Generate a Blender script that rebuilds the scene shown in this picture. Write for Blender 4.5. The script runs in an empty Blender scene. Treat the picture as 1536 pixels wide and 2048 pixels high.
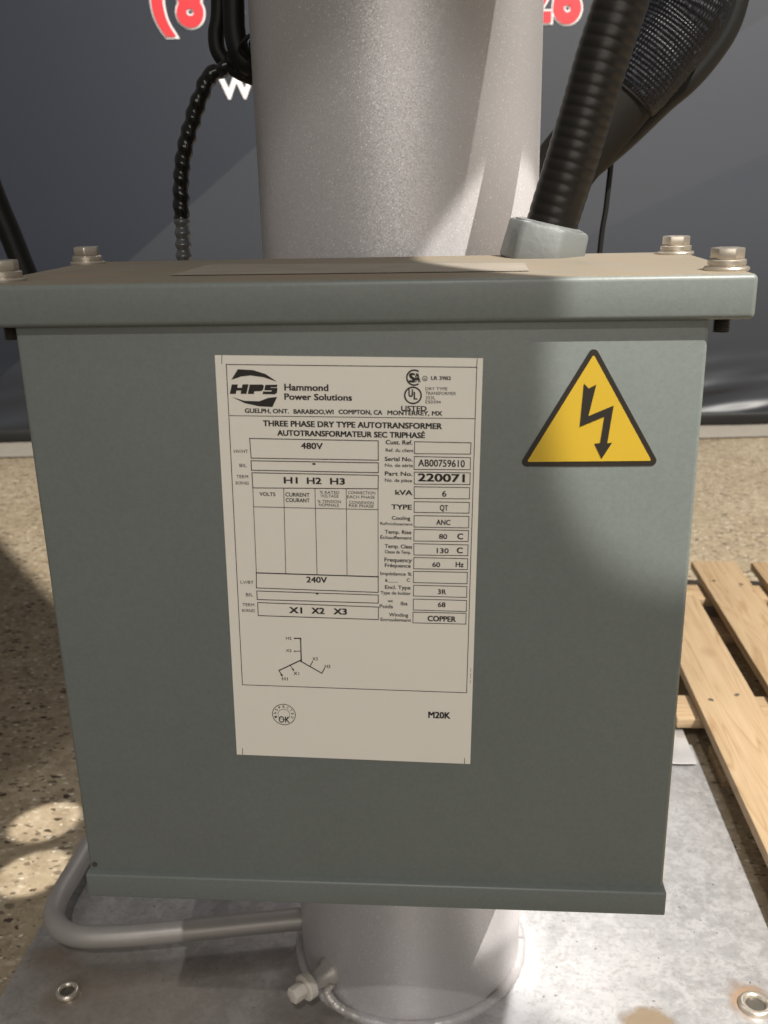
import bpy, bmesh, math, random
from mathutils import Vector, Matrix, noise
random.seed(7)
S = bpy.context.scene
COL = S.collection

# ------------------------------------------------------------------ camera
CAM_POS = Vector((0.0504796, -0.4621219, 0.3791849))
PITCH, YAW, ROLL = 0.3202424, -0.0811208, -0.0225236
def cam_matrix():
    cp, sp, cy, sy = math.cos(PITCH), math.sin(PITCH), math.cos(YAW), math.sin(YAW)
    f = Vector((sy*cp, cy*cp, -sp)); r = Vector((cy, -sy, 0)); u = r.cross(f)
    c, s = math.cos(ROLL), math.sin(ROLL)
    R, U = c*r + s*u, -s*r + c*u
    m = Matrix((R, U, -f)).transposed().to_4x4(); m.translation = CAM_POS
    return m
cd = bpy.data.cameras.new('camera'); cam = bpy.data.objects.new('camera', cd); COL.objects.link(cam)
cam.matrix_world = cam_matrix()
cd.sensor_fit = 'VERTICAL'; cd.sensor_height = 24.0; cd.lens = 24.0*1950.0/2048.0
cd.clip_start = 0.02; cd.clip_end = 100
cd.dof.use_dof = True; cd.dof.focus_distance = 0.56; cd.dof.aperture_fstop = 11
S.camera = cam

# ------------------------------------------------------------------ light
w = bpy.data.worlds.new('World'); S.world = w; w.use_nodes = True
bg = w.node_tree.nodes['Background']
bg.inputs['Color'].default_value = (1.0, 0.925, 0.83, 1); bg.inputs['Strength'].default_value = 0.19

def lamp(name, kind, loc, target, energy, color, **kw):
    d = bpy.data.lights.new(name, kind); d.energy = energy; d.color = color
    for k, v in kw.items(): setattr(d, k, v)
    o = bpy.data.objects.new(name, d); COL.objects.link(o); o.location = loc
    o.rotation_euler = (Vector(target)-Vector(loc)).to_track_quat('-Z', 'Y').to_euler()
    return o
# high front-right hall light, split into added spots whose cone edges imitate cast shadows; the edge of one cone crosses the front of the box,
# the edge of the other runs down the column
KC = (1.0, 0.95, 0.875)
lamp('shaped_spot', 'SPOT', (2.6265, -2.0212, 5.3029), (.1767, .1442, .2720), 3400, KC, spot_size=math.radians(3.22), spot_blend=0.07, shadow_soft_size=0.005)
lamp('shaped_spot', 'SPOT', (2.6969, -2.0775, 5.244), (4.4465, 2.486, 1.7636), 4200, KC, spot_size=math.radians(100), spot_blend=0.002, shadow_soft_size=0.02)
lamp('shaped_spot', 'SPOT', (3.1508, -0.6503, 5.5347), (.1, .265, .45), 2600, KC, spot_size=math.radians(1.70), spot_blend=0.3, shadow_soft_size=0.03)   # narrow spot added to light the right flank of the column
for tx, ty in ((-.418, .448), (-.395, .362)):      # spots added only to make two small pools of light left of the plate
    lamp('added_pool_spot', 'SPOT', (-1.9, -1.1, 2.9), (tx, ty, -.297), 1300, KC, spot_size=math.radians(1.15), spot_blend=0.5, shadow_soft_size=0.003)
# front spot lamp: the top of its cone draws the arc on the column
lamp('front_spot', 'SPOT', (.22, -2.7, 3.5), (0.0453, -0.1989, 0.1304), 230, (1.0, 0.96, 0.92), spot_size=math.radians(14), spot_blend=0.05, shadow_soft_size=0.02)
# hall lamp beyond the banner, mirrored in the steel plate
lamp('ceiling_lamp', 'AREA', (0.95, 5.1, 4.6), (0.15, 0.2, -0.28), 38, (1.0, 0.97, 0.95), shape='RECTANGLE', size=.7, size_y=.5)

# broad fill panel added behind the viewer, for the hall's light
lamp('hall_fill', 'AREA', (.3, -4.2, 1.4), (0, 0, .15), 40, (1.0, 0.935, 0.84), shape='RECTANGLE', size=3.0, size_y=1.4)

vs = S.view_settings
vs.view_transform = 'Standard'; vs.look = 'None'; vs.exposure = 0.0; vs.gamma = 1.0; vs.use_curve_mapping = False
S.render.engine = 'CYCLES'

# ------------------------------------------------------------------ helpers
def lin(r, g, b):
    def f(c):
        c /= 255.0
        return c/12.92 if c <= 0.04045 else ((c+0.055)/1.055)**2.4
    return (f(r), f(g), f(b), 1.0)
class NT:
    """small helper round a material's node tree"""
    def __init__(s, name):
        s.m = bpy.data.materials.new(name); s.m.use_nodes = True
        s.t = s.m.node_tree; s.p = s.t.nodes['Principled BSDF']
    def n(s, typ, ins=None, **kw):
        o = s.t.nodes.new(typ)
        for k, v in kw.items(): setattr(o, k, v)
        for k, v in (ins or {}).items(): s.set(o.inputs[k], v)
        return o
    def set(s, sock, v):
        if isinstance(v, bpy.types.NodeSocket): s.t.links.new(v, sock)
        else: sock.default_value = v
    def coord(s, kind='Object', scale=(1, 1, 1), loc=(0, 0, 0), rot=(0, 0, 0)):
        c = s.n('ShaderNodeTexCoord')
        return s.n('ShaderNodeMapping', {'Vector': c.outputs[kind], 'Scale': scale, 'Location': loc, 'Rotation': rot}).outputs[0]
    def noise(s, vec, scale, detail=4, rough=.55, dist=0):
        return s.n('ShaderNodeTexNoise', {'Vector': vec, 'Scale': scale, 'Detail': detail, 'Roughness': rough, 'Distortion': dist})
    def vor(s, vec, scale, feature='F1', rnd=1.0):
        return s.n('ShaderNodeTexVoronoi', {'Vector': vec, 'Scale': scale, 'Randomness': rnd}, feature=feature)
    def ramp(s, fac, stops, interp='LINEAR'):
        r = s.n('ShaderNodeValToRGB', {'Fac': fac}); cr = r.color_ramp; cr.interpolation = interp
        while len(cr.elements) < len(stops): cr.elements.new(0.5)
        for e, (p, c) in zip(cr.elements, stops):
            e.position = p; e.color = c if len(c) == 4 else (*c, 1)
        return r.outputs[0]
    def mix(s, fac, a, b, blend='MIX'):
        o = s.n('ShaderNodeMix', data_type='RGBA', blend_type=blend)
        s.set(o.inputs[0], fac); s.set(o.inputs[6], a); s.set(o.inputs[7], b)
        return o.outputs[2]
    def math(s, op, a, b=0.0, c=None, clamp=False):
        o = s.n('ShaderNodeMath', operation=op, use_clamp=clamp); s.set(o.inputs[0], a); s.set(o.inputs[1], b)
        if c is not None: s.set(o.inputs[2], c)
        return o.outputs[0]
    def bump(s, h, strength, dist=0.001, normal=None):
        o = s.n('ShaderNodeBump', {'Height': h, 'Strength': strength, 'Distance': dist})
        if normal is not None: s.set(o.inputs['Normal'], normal)
        return o.outputs[0]
    def out(s, **kw):
        for k, v in kw.items(): s.set(s.p.inputs[k.replace('_', ' ')], v)
        return s.m
G = lambda v: (v, v, v, 1)

# ------------------------------------------------------------------ materials
def mat_paint(name, base, rough=.42, dusty=False):
    k = NT(name); v = k.coord()
    c = k.mix(k.math('MULTIPLY_ADD', k.noise(v, 420, 3, .8).outputs[0], .6, k.math('MULTIPLY', k.noise(v, 7, 7, .65).outputs[0], .4)), tuple(x*.72 for x in base[:3])+(1,), tuple(min(1, x*1.28) for x in base[:3])+(1,))
    fine = k.noise(v, 900, 2).outputs[0]
    r = k.math('MULTIPLY_ADD', k.noise(v, 25, 4).outputs[0], .14, rough-.07)
    if dusty:
        d = k.ramp(k.noise(v, 14, 6, .65).outputs[0], [(.25, G(.55)), (.62, G(1))])
        c = k.mix(d, c, lin(126, 114, 97)); r = k.math('MAXIMUM', r, d)
    return k.out(Base_Color=c, Roughness=r, Normal=k.bump(fine, .12, .0004, k.bump(k.noise(v, 11, 2).outputs[0], .12, .006)))
BOXC = (.158, .178, .167, 1)
M = {}
M['paint'] = mat_paint('grey_green_paint', BOXC)
M['dust'] = mat_paint('dusty_paint', BOXC, .6, True)
def mat_pole():
    k = NT('silver_flake_paint'); v = k.coord()
    f = k.vor(v, 1500)
    flake = k.ramp(k.n('ShaderNodeSeparateColor', {'Color': f.outputs['Color']}).outputs[0], [(.0, G(0)), (.93, G(.06)), (1, G(1))])
    c = k.mix(flake, (.545, .53, .545, 1), (.80, .78, .77, 1))
    c = k.mix(k.math('MULTIPLY', k.noise(v, 6, 5, .6).outputs[0], .35), c, (.44, .415, .41, 1))
    nm = k.bump(k.noise(v, 500, 3, .7).outputs[0], .05, .0005)
    # tilt each flake a little on its own
    tilt = k.n('ShaderNodeVectorMath', {0: f.outputs['Color'], 1: (.5, .5, .5)}, operation='SUBTRACT').outputs[0]
    tilt = k.n('ShaderNodeVectorMath', {0: tilt, 'Scale': .13}, operation='SCALE').outputs[0]
    nm = k.n('ShaderNodeVectorMath', {0: nm, 1: tilt}, operation='ADD').outputs[0]
    nm = k.n('ShaderNodeVectorMath', {0: nm}, operation='NORMALIZE').outputs[0]
    return k.out(Base_Color=c, Metallic=.40, Roughness=.40, Normal=nm)
M['pole'] = mat_pole()
def mat_plate():
    k = NT('worn_steel_plate'); v = k.coord()
    big = k.noise(v, 8, 6, .62).outputs[0]; mid = k.noise(v, 60, 7, .75, .4).outputs[0]; fine = k.noise(v, 210, 4, .7).outputs[0]
    c = k.ramp(big, [(.3, (.37, .365, .37)), (.5, (.45, .445, .45)), (.72, (.54, .535, .54))])
    c = k.mix(k.ramp(mid, [(.44, G(0)), (.58, G(.75))]), c, (.60, .595, .60, 1))
    c = k.mix(k.ramp(fine, [(.34, G(.6)), (.50, G(0))]), c, (.33, .315, .305, 1))
    sc = k.noise(k.coord(scale=(3, 90, 1), rot=(0, 0, .35)), 3, 3, .6).outputs[0]
    c = k.mix(k.ramp(sc, [(.62, G(0)), (.70, G(.3))]), c, (.30, .285, .27, 1))
    wv = k.n('ShaderNodeVectorMath', {0: v, 1: k.n('ShaderNodeVectorMath', {0: k.noise(v, 160, 3).outputs['Color'], 'Scale': .006}, operation='SCALE').outputs[0]}, operation='ADD').outputs[0]
    spk = k.vor(wv, 120); sp = k.math('LESS_THAN', spk.outputs['Distance'], k.math('MULTIPLY', k.noise(v, 30, 2).outputs[0], .26))
    gate = k.math('GREATER_THAN', k.n('ShaderNodeSeparateColor', {'Color': spk.outputs['Color']}).outputs[1], .78)
    c = k.mix(k.math('MULTIPLY', k.math('MULTIPLY', sp, gate), .75), c, (.10, .085, .07, 1))
    # rust rings round the anchors and a bare patch; wobbling edges
    wob = k.n('ShaderNodeVectorMath', {0: k.noise(v, 45, 4).outputs['Color'], 1: (.5, .5, .5)}, operation='SUBTRACT').outputs[0]
    wob = k.n('ShaderNodeVectorMath', {0: wob, 'Scale': .024}, operation='SCALE').outputs[0]
    pv = k.n('ShaderNodeVectorMath', {0: v, 1: wob}, operation='ADD').outputs[0]
    def disc(x, y, r0, r1, sx=1.0):
        dv = k.n('ShaderNodeVectorMath', {0: pv, 1: (x, y, 0)}, operation='SUBTRACT').outputs[0]
        dv = k.n('ShaderNodeVectorMath', {0: dv, 1: (sx, 1, 0)}, operation='MULTIPLY').outputs[0]
        ln = k.n('ShaderNodeVectorMath', {0: dv}, operation='LENGTH').outputs['Value']
        return k.n('ShaderNodeMapRange', {'Value': ln, 'From Min': r0, 'From Max': r1, 'To Min': 1.0, 'To Max': 0.0}).outputs[0]
    rough = k.math('MULTIPLY_ADD', mid, .22, .24)
    metal = .58
    for x, y, r0, r1, sx, col, amt in RUST:
        x, y = x-.0063, y-.2746        # the plate's own frame starts at the column
        d = k.math('MULTIPLY', disc(x, y, r0, r1, sx), amt)
        c = k.mix(d, c, col)
        rough = k.math('MAXIMUM', rough, k.math('MULTIPLY', d, .7))
    return k.out(Base_Color=c, Metallic=metal, Roughness=rough, Normal=k.bump(mid, .10, .0008))
RB = (.20, .115, .055, 1)
RUST = [(-.291, .194, .008, .024, 1, (.16, .12, .085, 1), .75), (.298, .217, .013, .024, 1, (.33, .19, .085, 1), .8),
        (.211, .186, .015, .022, .8, (.24, .175, .105, 1), .9), (-.322, .235, .004, .03, .6, RB, .6),
        (-.20, .19, .0, .11, .5, (.34, .29, .235, 1), .7), (-.28, .20, .0, .07, .8, (.28, .22, .16, 1), .55), (-.07, .18, .02, .06, 1, (.20, .16, .13, 1), .5)]
M['plate'] = mat_plate()
def mat_simple(name, col, rough=.5, metal=0.0, bscale=0, bstr=.1, var=.12, spec=None):
    k = NT(name); v = k.coord()
    c = k.mix(k.noise(v, 40, 4).outputs[0], tuple(x*(1-var) for x in col[:3])+(1,), tuple(min(1, x*(1+var)) for x in col[:3])+(1,))
    kw = dict(Base_Color=c, Roughness=rough, Metallic=metal)
    if bscale: kw['Normal'] = k.bump(k.noise(v, bscale, 3).outputs[0], bstr, .0006)
    if spec is not None: kw['Specular_IOR_Level'] = spec
    return k.out(**kw)
M['zinc'] = mat_simple('zinc_bolt', (.55, .50, .43), .34, .8, 300, .1)
M['thread'] = mat_simple('dark_thread', (.10, .09, .075), .5, .5)
M['cast'] = mat_simple('cast_zinc_fitting', (.215, .228, .226), .45, .3, 140, .7)
M['rubber'] = mat_simple('black_conduit_jacket', (.007, .006, .005), .34, 0, 60, .25, .25, spec=.32)
M['cable'] = mat_simple('black_cable_jacket', (.007, .007, .0065), .5, 0, 200, .2, spec=.3)
M['cuff'] = mat_simple('brown_black_cuff', (.006, .0048, .0033), .7, 0, 250, .2, spec=.25)
M['wrap'] = mat_simple('shiny_black_wrap', (.008, .008, .008), .12, 0, 200, .3)
M['clear'] = mat_simple('clear_grey_wrap', (.10, .105, .11), .08, 0, 150, .3, spec=.9)
M['plastic'] = mat_simple('pale_bolt', (.62, .58, .52), .5, .1)
M['weld'] = mat_simple('painted_weld', (.47, .45, .43), .42, .45, 130, .6)
M['rod'] = mat_simple('grey_painted_bar', (.33, .315, .30), .45, .35, 200, .2)
M['black_ink'] = mat_simple('black_ink', (.018, .016, .014), .5)
M['sign_black'] = mat_simple('sign_black', (.022, .018, .014), .4)
M['sign_yellow'] = mat_simple('sign_yellow', (.55, .365, .03), .38, 0, 0, 0, .03)
M['label'] = mat_simple('label_stock', (.84, .80, .72), .45, 0, 500, .05, .02)
M['dust_label'] = mat_simple('dusty_label', (.25, .222, .182), .8, 0, 0, 0, .2)
M['red_print'] = mat_simple('red_print', (.60, .035, .045), .5, 0, 0, 0, .04)
M['white_print'] = mat_simple('white_print', (.80, .78, .80), .5, 0, 0, 0, .02)
M['hem'] = mat_simple('black_hem', (.006, .006, .006), .6)
M['strip'] = mat_simple('pale_floor_paint', (.29, .265, .225), .5, 0, 60, .1)
M['steel_sheet'] = mat_simple('grey_steel_sheet', (.50, .49, .485), .32, .6, 60, .1)
def mat_braid():
    k = NT('braided_sleeve'); c = k.n('ShaderNodeUVMap').outputs[0]
    def wave(sx, sy):
        m = k.n('ShaderNodeVectorMath', {0: c, 1: (sx, sy, 0)}, operation='DOT_PRODUCT').outputs['Value']
        return k.math('SINE', m)
    a = k.math('MULTIPLY', wave(220, 900), wave(220, -900))
    sp = k.vor(k.coord(), 420)
    s1 = k.n('ShaderNodeSeparateColor', {'Color': sp.outputs['Color']}).outputs[0]
    col = k.mix(k.ramp(s1, [(.85, G(0)), (1, G(.6))]), (.004, .0043, .0065, 1), (.03, .034, .045, 1))
    r = k.math('MULTIPLY_ADD', s1, .3, .25)
    return k.out(Base_Color=col, Roughness=r, Specular_IOR_Level=.25, Normal=k.bump(a, .6, .0008))
M['braid'] = mat_braid()
def mat_wood():
    k = NT('pine_board'); i = k.n('ShaderNodeObjectInfo').outputs['Random']
    off = k.n('ShaderNodeCombineXYZ', {0: k.math('MULTIPLY', i, 13), 1: k.math('MULTIPLY', i, 7), 2: k.math('MULTIPLY', i, 5)}).outputs[0]
    c0 = k.n('ShaderNodeTexCoord').outputs['UV']
    v = k.n('ShaderNodeVectorMath', {0: c0, 1: off}, operation='ADD').outputs[0]
    st = k.n('ShaderNodeMapping', {'Vector': v, 'Scale': (34, 2.2, 34)}).outputs[0]
    wv = k.n('ShaderNodeTexNoise', {'Vector': st, 'Scale': .8, 'Detail': 3, 'Distortion': .9}).outputs[0]
    rings = k.math('FRACT', k.math('MULTIPLY', wv, 9))
    fib = k.noise(k.n('ShaderNodeMapping', {'Vector': v, 'Scale': (420, 9, 420)}).outputs[0], 1, 4, .6).outputs[0]
    col = k.ramp(rings, [(.0, (0.337, 0.234, 0.131)), (.65, (0.383, 0.278, 0.167)), (.90, (0.262, 0.156, 0.071)), (1, (0.325, 0.222, 0.124))])
    col = k.mix(.3, col, k.ramp(fib, [(.3, (0.280, 0.188, 0.100)), (.7, (0.430, 0.327, 0.208))]))
    kn = k.vor(k.n('ShaderNodeMapping', {'Vector': v, 'Scale': (9, 5.5, 9)}).outputs[0], 1)
    col = k.mix(k.ramp(kn.outputs['Distance'], [(.05, G(.75)), (.16, G(0))]), col, (0.200, 0.112, 0.059, 1))
    col = k.mix(k.ramp(k.noise(v, 9, 4).outputs[0], [(.55, G(0)), (.75, G(.3))]), col, (0.225, 0.158, 0.096, 1))
    nk = k.vor(v, 24)
    col = k.mix(k.ramp(nk.outputs['Distance'], [(.03, G(.85)), (.06, G(0))]), col, (0.089, 0.042, 0.021, 1))
    return k.out(Base_Color=col, Roughness=.65, Normal=k.bump(fib, .25, .0008))
M['wood'] = mat_wood()
def mat_floor():
    k = NT('polished_aggregate_concrete'); v = k.coord()
    base = k.ramp(k.noise(v, 3.2, 6, .6).outputs[0], [(.3, (0.265, 0.209, 0.137)), (.55, (0.326, 0.265, 0.182)), (.75, (0.378, 0.317, 0.227))])
    base = k.mix(k.ramp(k.noise(v, 45, 6, .75).outputs[0], [(.36, G(.75)), (.56, G(0))]), base, (0.189, 0.148, 0.094, 1))
    base = k.mix(k.ramp(k.noise(v, 70, 5, .75).outputs[0], [(.52, G(0)), (.68, G(.6))]), base, (0.468, 0.409, 0.317, 1))
    wob = k.n('ShaderNodeVectorMath', {0: k.noise(v, 95, 4, .6).outputs['Color'], 'Scale': .011}, operation='SCALE').outputs[0]
    wv = k.n('ShaderNodeVectorMath', {0: v, 1: wob}, operation='ADD').outputs[0]
    def stones(scale, th, gate_lo, amt, off, rot, sy=1.7):
        vv = k.n('ShaderNodeMapping', {'Vector': wv, 'Location': (off, off*1.7, 0), 'Rotation': (0, 0, rot), 'Scale': (1, sy, 1)}).outputs[0]
        q = k.vor(vv, scale)
        sep = k.n('ShaderNodeSeparateColor', {'Color': q.outputs['Color']})
        d = k.math('SUBTRACT', k.math('MULTIPLY_ADD', sep.outputs[1], th*.8, th*.25), q.outputs['Distance'])
        on = k.math('MULTIPLY', k.math('MULTIPLY', d, 9.0, clamp=True), k.math('GREATER_THAN', sep.outputs[0], gate_lo))
        return k.math('MULTIPLY', k.math('MULTIPLY', on, amt), k.math('MULTIPLY_ADD', sep.outputs[2], .6, .5), clamp=True)
    c = k.mix(stones(80, .50, .45, .75, 3.1, .3), base, (0.220, 0.171, 0.110, 1))
    c = k.mix(stones(95, .48, .55, .8, 8.3, 1.2), c, (0.468, 0.416, 0.326, 1))
    c = k.mix(stones(72, .50, .66, 1.15, 1.7, .8), c, (0.053, 0.037, 0.025, 1))
    c = k.mix(stones(115, .50, .66, 1.1, 5.9, 2.0), c, (0.074, 0.053, 0.034, 1))
    c = k.mix(stones(105, .44, .80, 1.1, 11.2, .1), c, (0.620, 0.567, 0.468, 1))
    r = k.math('MULTIPLY_ADD', k.noise(v, 12, 4).outputs[0], .25, .25)
    return k.out(Base_Color=c, Roughness=r, Normal=k.bump(k.noise(v, 120, 3).outputs[0], .06, .001))
M['floor'] = mat_floor()
def mat_banner():
    k = NT('printed_banner_cloth'); c = k.n('ShaderNodeTexCoord').outputs['Object']
    s = k.n('ShaderNodeSeparateXYZ', {'Vector': c}); X, Z = s.outputs[0], s.outputs[2]
    def side(x0, z0, x1, z1):   # 1 on the right/below side of the printed edge
        g = k.math('SUBTRACT', k.math('MULTIPLY', k.math('SUBTRACT', X, x0), (z1-z0)/(x1-x0)), k.math('SUBTRACT', Z, z0))
        return k.n('ShaderNodeMapRange', {'Value': g, 'From Min': -.002, 'From Max': .002}).outputs[0]
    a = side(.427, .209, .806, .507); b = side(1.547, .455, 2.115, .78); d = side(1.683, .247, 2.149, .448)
    col = k.mix(k.math('MULTIPLY', k.n('ShaderNodeMapRange', {'Value': X, 'From Min': .2, 'From Max': 2.2}).outputs[0], 1.0), (.018, .0225, .033, 1), (.031, .037, .051, 1))  # the stronger light towards the right is put into the cloth colour
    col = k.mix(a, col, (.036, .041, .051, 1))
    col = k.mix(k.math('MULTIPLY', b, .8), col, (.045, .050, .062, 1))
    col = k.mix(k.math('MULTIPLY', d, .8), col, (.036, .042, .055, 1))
    col = k.mix(k.n('ShaderNodeMapRange', {'Value': Z, 'From Min': -.20, 'From Max': .34, 'To Min': .62, 'To Max': 0.0}, interpolation_type='SMOOTHSTEP').outputs[0], col, (.008, .009, .012, 1))   # the colour runs to near black at the foot
    return k.out(Base_Color=col, Roughness=.44)
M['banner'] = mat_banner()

# ------------------------------------------------------------------ mesh helpers
def tag(o, label=None, cat=None, group=None, kind=None):
    for k, v in (('label', label), ('category', cat), ('group', group), ('kind', kind)):
        if v: o[k] = v
    return o
def empty(name, loc, label, cat, group=None):
    o = bpy.data.objects.new(name, None); COL.objects.link(o); o.location = loc; o.empty_display_size = .02
    return tag(o, label, cat, group)
def obj(name, bm, mat, parent=None, smooth=35, loc=None, rot=None):
    """bm is in world space; the parent is an unrotated Empty/part, so shift into its frame"""
    me = bpy.data.meshes.new(name); bm.normal_update(); bm.to_mesh(me); bm.free()
    for m in (mat if isinstance(mat, (list, tuple)) else [mat]): me.materials.append(m)
    if smooth:
        me.shade_smooth(); me.set_sharp_from_angle(angle=math.radians(smooth))
    o = bpy.data.objects.new(name, me); COL.objects.link(o)
    if parent:
        o.parent = parent; org = Vector(); p = parent
        while p: org += p.location; p = p.parent
        me.transform(Matrix.Translation(-org))
    return o
def box(bm, x0, x1, y0, y1, z0, z1, bev=0.0, seg=3, mi=0, uv=False):
    b = bmesh.new(); bmesh.ops.create_cube(b, size=1)
    for v in b.verts: v.co = Vector((x0+(v.co.x+.5)*(x1-x0), y0+(v.co.y+.5)*(y1-y0), z0+(v.co.z+.5)*(z1-z0)))
    if bev: bmesh.ops.bevel(b, geom=list(b.edges), offset=bev, segments=seg, profile=.5, affect='EDGES')
    merge(bm, b, mi)
def merge(bm, b, mi=None):
    me = bpy.data.meshes.new('tmp')
    if mi is not None:
        for f in b.faces: f.material_index = mi
    b.to_mesh(me); b.free(); bm.from_mesh(me); bpy.data.meshes.remove(me)
def frame(d):
    d = d.normalized(); a = Vector((0, 0, 1)) if abs(d.z) < .9 else Vector((1, 0, 0))
    x = a.cross(d).normalized(); return x, d.cross(x)
def smooth_path(pts, n=12):
    P = [Vector(p) for p in pts]; P = [2*P[0]-P[1]] + P + [2*P[-1]-P[-2]]; out = []
    for i in range(1, len(P)-2):
        a, b, c, d = P[i-1:i+3]
        for j in range(n):
            t = j/n
            out.append(.5*((2*b)+(c-a)*t+(2*a-5*b+4*c-d)*t*t+(3*b-a-3*c+d)*t**3))
    out.append(P[-2]); return out
def resample(path, step):
    out = [path[0]]; acc = 0
    for a, b in zip(path, path[1:]):
        L = (b-a).length; t = step-acc
        while t <= L:
            out.append(a+(b-a)*(t/L)); t += step
        acc = (acc+L) % step if L else acc
    return out
def tube(bm, path, rad, seg=16, cap=True, wob=None):
    """rad: number or f(i, t, length_so_far)"""
    uvl = bm.loops.layers.uv.verify(); rings = []; n = len(path); L = 0; Ls = []
    x = None
    for i, p in enumerate(path):
        d = (path[min(i+1, n-1)]-path[max(i-1, 0)]).normalized()
        if x is None: x, y = frame(d)
        else:
            x = (x-d*x.dot(d)).normalized(); y = d.cross(x)
        if i: L += (p-path[i-1]).length
        Ls.append(L)
        r = rad(i, i/(n-1), L) if callable(rad) else rad
        ring = []
        for k in range(seg):
            a = 2*math.pi*k/seg
            rr = r*(wob(i, a, L) if wob else 1)
            ring.append(bm.verts.new(p+(x*math.cos(a)+y*math.sin(a))*rr))
        rings.append(ring)
    for i in range(n-1):
        for k in range(seg):
            k2 = (k+1) % seg
            f = bm.faces.new((rings[i][k], rings[i][k2], rings[i+1][k2], rings[i+1][k]))
            for lp, (u, vv) in zip(f.loops, ((k, i), (k+1, i), (k+1, i+1), (k, i+1))): lp[uvl].uv = (u/seg, Ls[vv])
    if cap:
        bm.faces.new(rings[0][::-1]); bm.faces.new(rings[-1])
def lathe(bm, prof, origin=(0, 0, 0), axis=(0, 0, 1), seg=40):
    o = Vector(origin); d = Vector(axis).normalized(); x, y = frame(d); rings = []
    for r, h in prof:
        rings.append([bm.verts.new(o+d*h+(x*math.cos(2*math.pi*k/seg)+y*math.sin(2*math.pi*k/seg))*max(r, 1e-5)) for k in range(seg)])
    for a, b in zip(rings, rings[1:]):
        for k in range(seg): bm.faces.new((a[k], a[(k+1) % seg], b[(k+1) % seg], b[k]))
    bm.faces.new(rings[0][::-1]); bm.faces.new(rings[-1])
def prism(bm, base, axis, r, h, sides=6, bev=.0006, ang=0, top=1.0):
    b = bmesh.new(); o = Vector(base); d = Vector(axis).normalized(); x, y = frame(d)
    lo = [b.verts.new(o+(x*math.cos(ang+2*math.pi*k/sides)+y*math.sin(ang+2*math.pi*k/sides))*r) for k in range(sides)]
    hi = [b.verts.new(o+d*h+(x*math.cos(ang+2*math.pi*k/sides)+y*math.sin(ang+2*math.pi*k/sides))*r*top) for k in range(sides)]
    for k in range(sides): b.faces.new((lo[k], lo[(k+1) % sides], hi[(k+1) % sides], hi[k]))
    b.faces.new(lo[::-1]); b.faces.new(hi)
    if bev: bmesh.ops.bevel(b, geom=list(b.edges), offset=bev, segments=2, profile=.5, affect='EDGES')
    merge(bm, b)
def flat(bm, pts, y, thick=0.0, mi=0):
    """polygon in the x/z plane facing -y; thick > 0 gives it a back"""
    b = bmesh.new(); vs_ = [b.verts.new((p[0], y, p[1])) for p in pts]; f = b.faces.new(vs_)
    f.normal_update()
    if f.normal.y > 0: f.normal_flip()
    if thick:
        r = bmesh.ops.extrude_face_region(b, geom=[f])
        for e in r['geom']:
            if isinstance(e, bmesh.types.BMVert): e.co.y += thick
        # the extruded copy is the back
        bmesh.ops.recalc_face_normals(b, faces=b.faces)
    bmesh.ops.triangulate(b, faces=[f_ for f_ in b.faces if len(f_.verts) > 4])
    merge(bm, b, mi)
def text_mesh(body, offset=0.0, extrude=0.0, res=3):
    c = bpy.data.curves.new('t', 'FONT'); c.body = body; c.size = 1; c.offset = offset; c.extrude = extrude
    c.resolution_u = res; c.fill_mode = 'FRONT' if not extrude else 'BOTH'
    o = bpy.data.objects.new('t', c); COL.objects.link(o)
    dg = bpy.context.evaluated_depsgraph_get(); me = bpy.data.meshes.new_from_object(o.evaluated_get(dg), depsgraph=dg)
    COL.objects.unlink(o); bpy.data.objects.remove(o); bpy.data.curves.remove(c)
    return me

# ------------------------------------------------------------------ the setting
FZ, PZ = -0.297, -0.285           # floor level, top of the steel plate
bm = bmesh.new(); bmesh.ops.create_grid(bm, x_segments=8, y_segments=8, size=12)
for v in bm.verts: v.co.z = FZ
tag(obj('floor', bm, M['floor'], smooth=0), kind='structure')
BO = Vector((-1.272, 2.181, 0)); BT = Vector((.9959, .0903, 0)).normalized(); BN = Vector((BT.y, -BT.x, 0))   # banner foot line; BN faces the camera
bm = bmesh.new()
def strip_pt(s, n): return BO+BT*s+BN*n
a = [strip_pt(s, n) for s, n in ((-2.5, .195), (4.5, .12), (4.5, -.6), (-2.5, -.6))]
bm.faces.new([bm.verts.new((p.x, p.y, FZ+.004)) for p in a])
tag(obj('floor_strip', bm, M['strip'], smooth=0), kind='structure')

# ------------------------------------------------------------------ banner
ban = empty('banner', BO, 'dark grey printed cloth banner with red and white lettering hanging behind the silver column', 'banner')
ban.rotation_euler = (0, 0, math.atan2(BT.y, BT.x))
def banner_off(s, z):
    """how far the cloth stands off its plane, towards the camera"""
    o = .004*noise.noise(Vector((s*.9, z*.6, 1.0)))
    lowr = max(0.0, min(1.0, (-.02-z)/.22))
    fold = 0.0
    for i, (sl, fr, am) in enumerate(((.30, 46, 1), (.14, 85, .6), (.46, 30, .7), (-.2, 38, .35))):
        q = (z-sl*(s-1.9))*fr + 2.2*noise.noise(Vector((s*2.1, z*3, 3.0+i)))
        fold += am*(.5+.5*math.sin(q))**2
    o += .015*lowr**1.5*fold*(.35+.65*max(0, min(1, (s+.2)/2)))
    return o
def local_obj(name, bm, mat, parent, smooth=60):
    me = bpy.data.meshes.new(name); bm.normal_update(); bm.to_mesh(me); bm.free(); me.materials.append(mat)
    if smooth: me.shade_smooth()
    o = bpy.data.objects.new(name, me); COL.objects.link(o); o.parent = parent; return o
bm = bmesh.new(); NX, NZ = 190, 150; g = []
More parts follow.
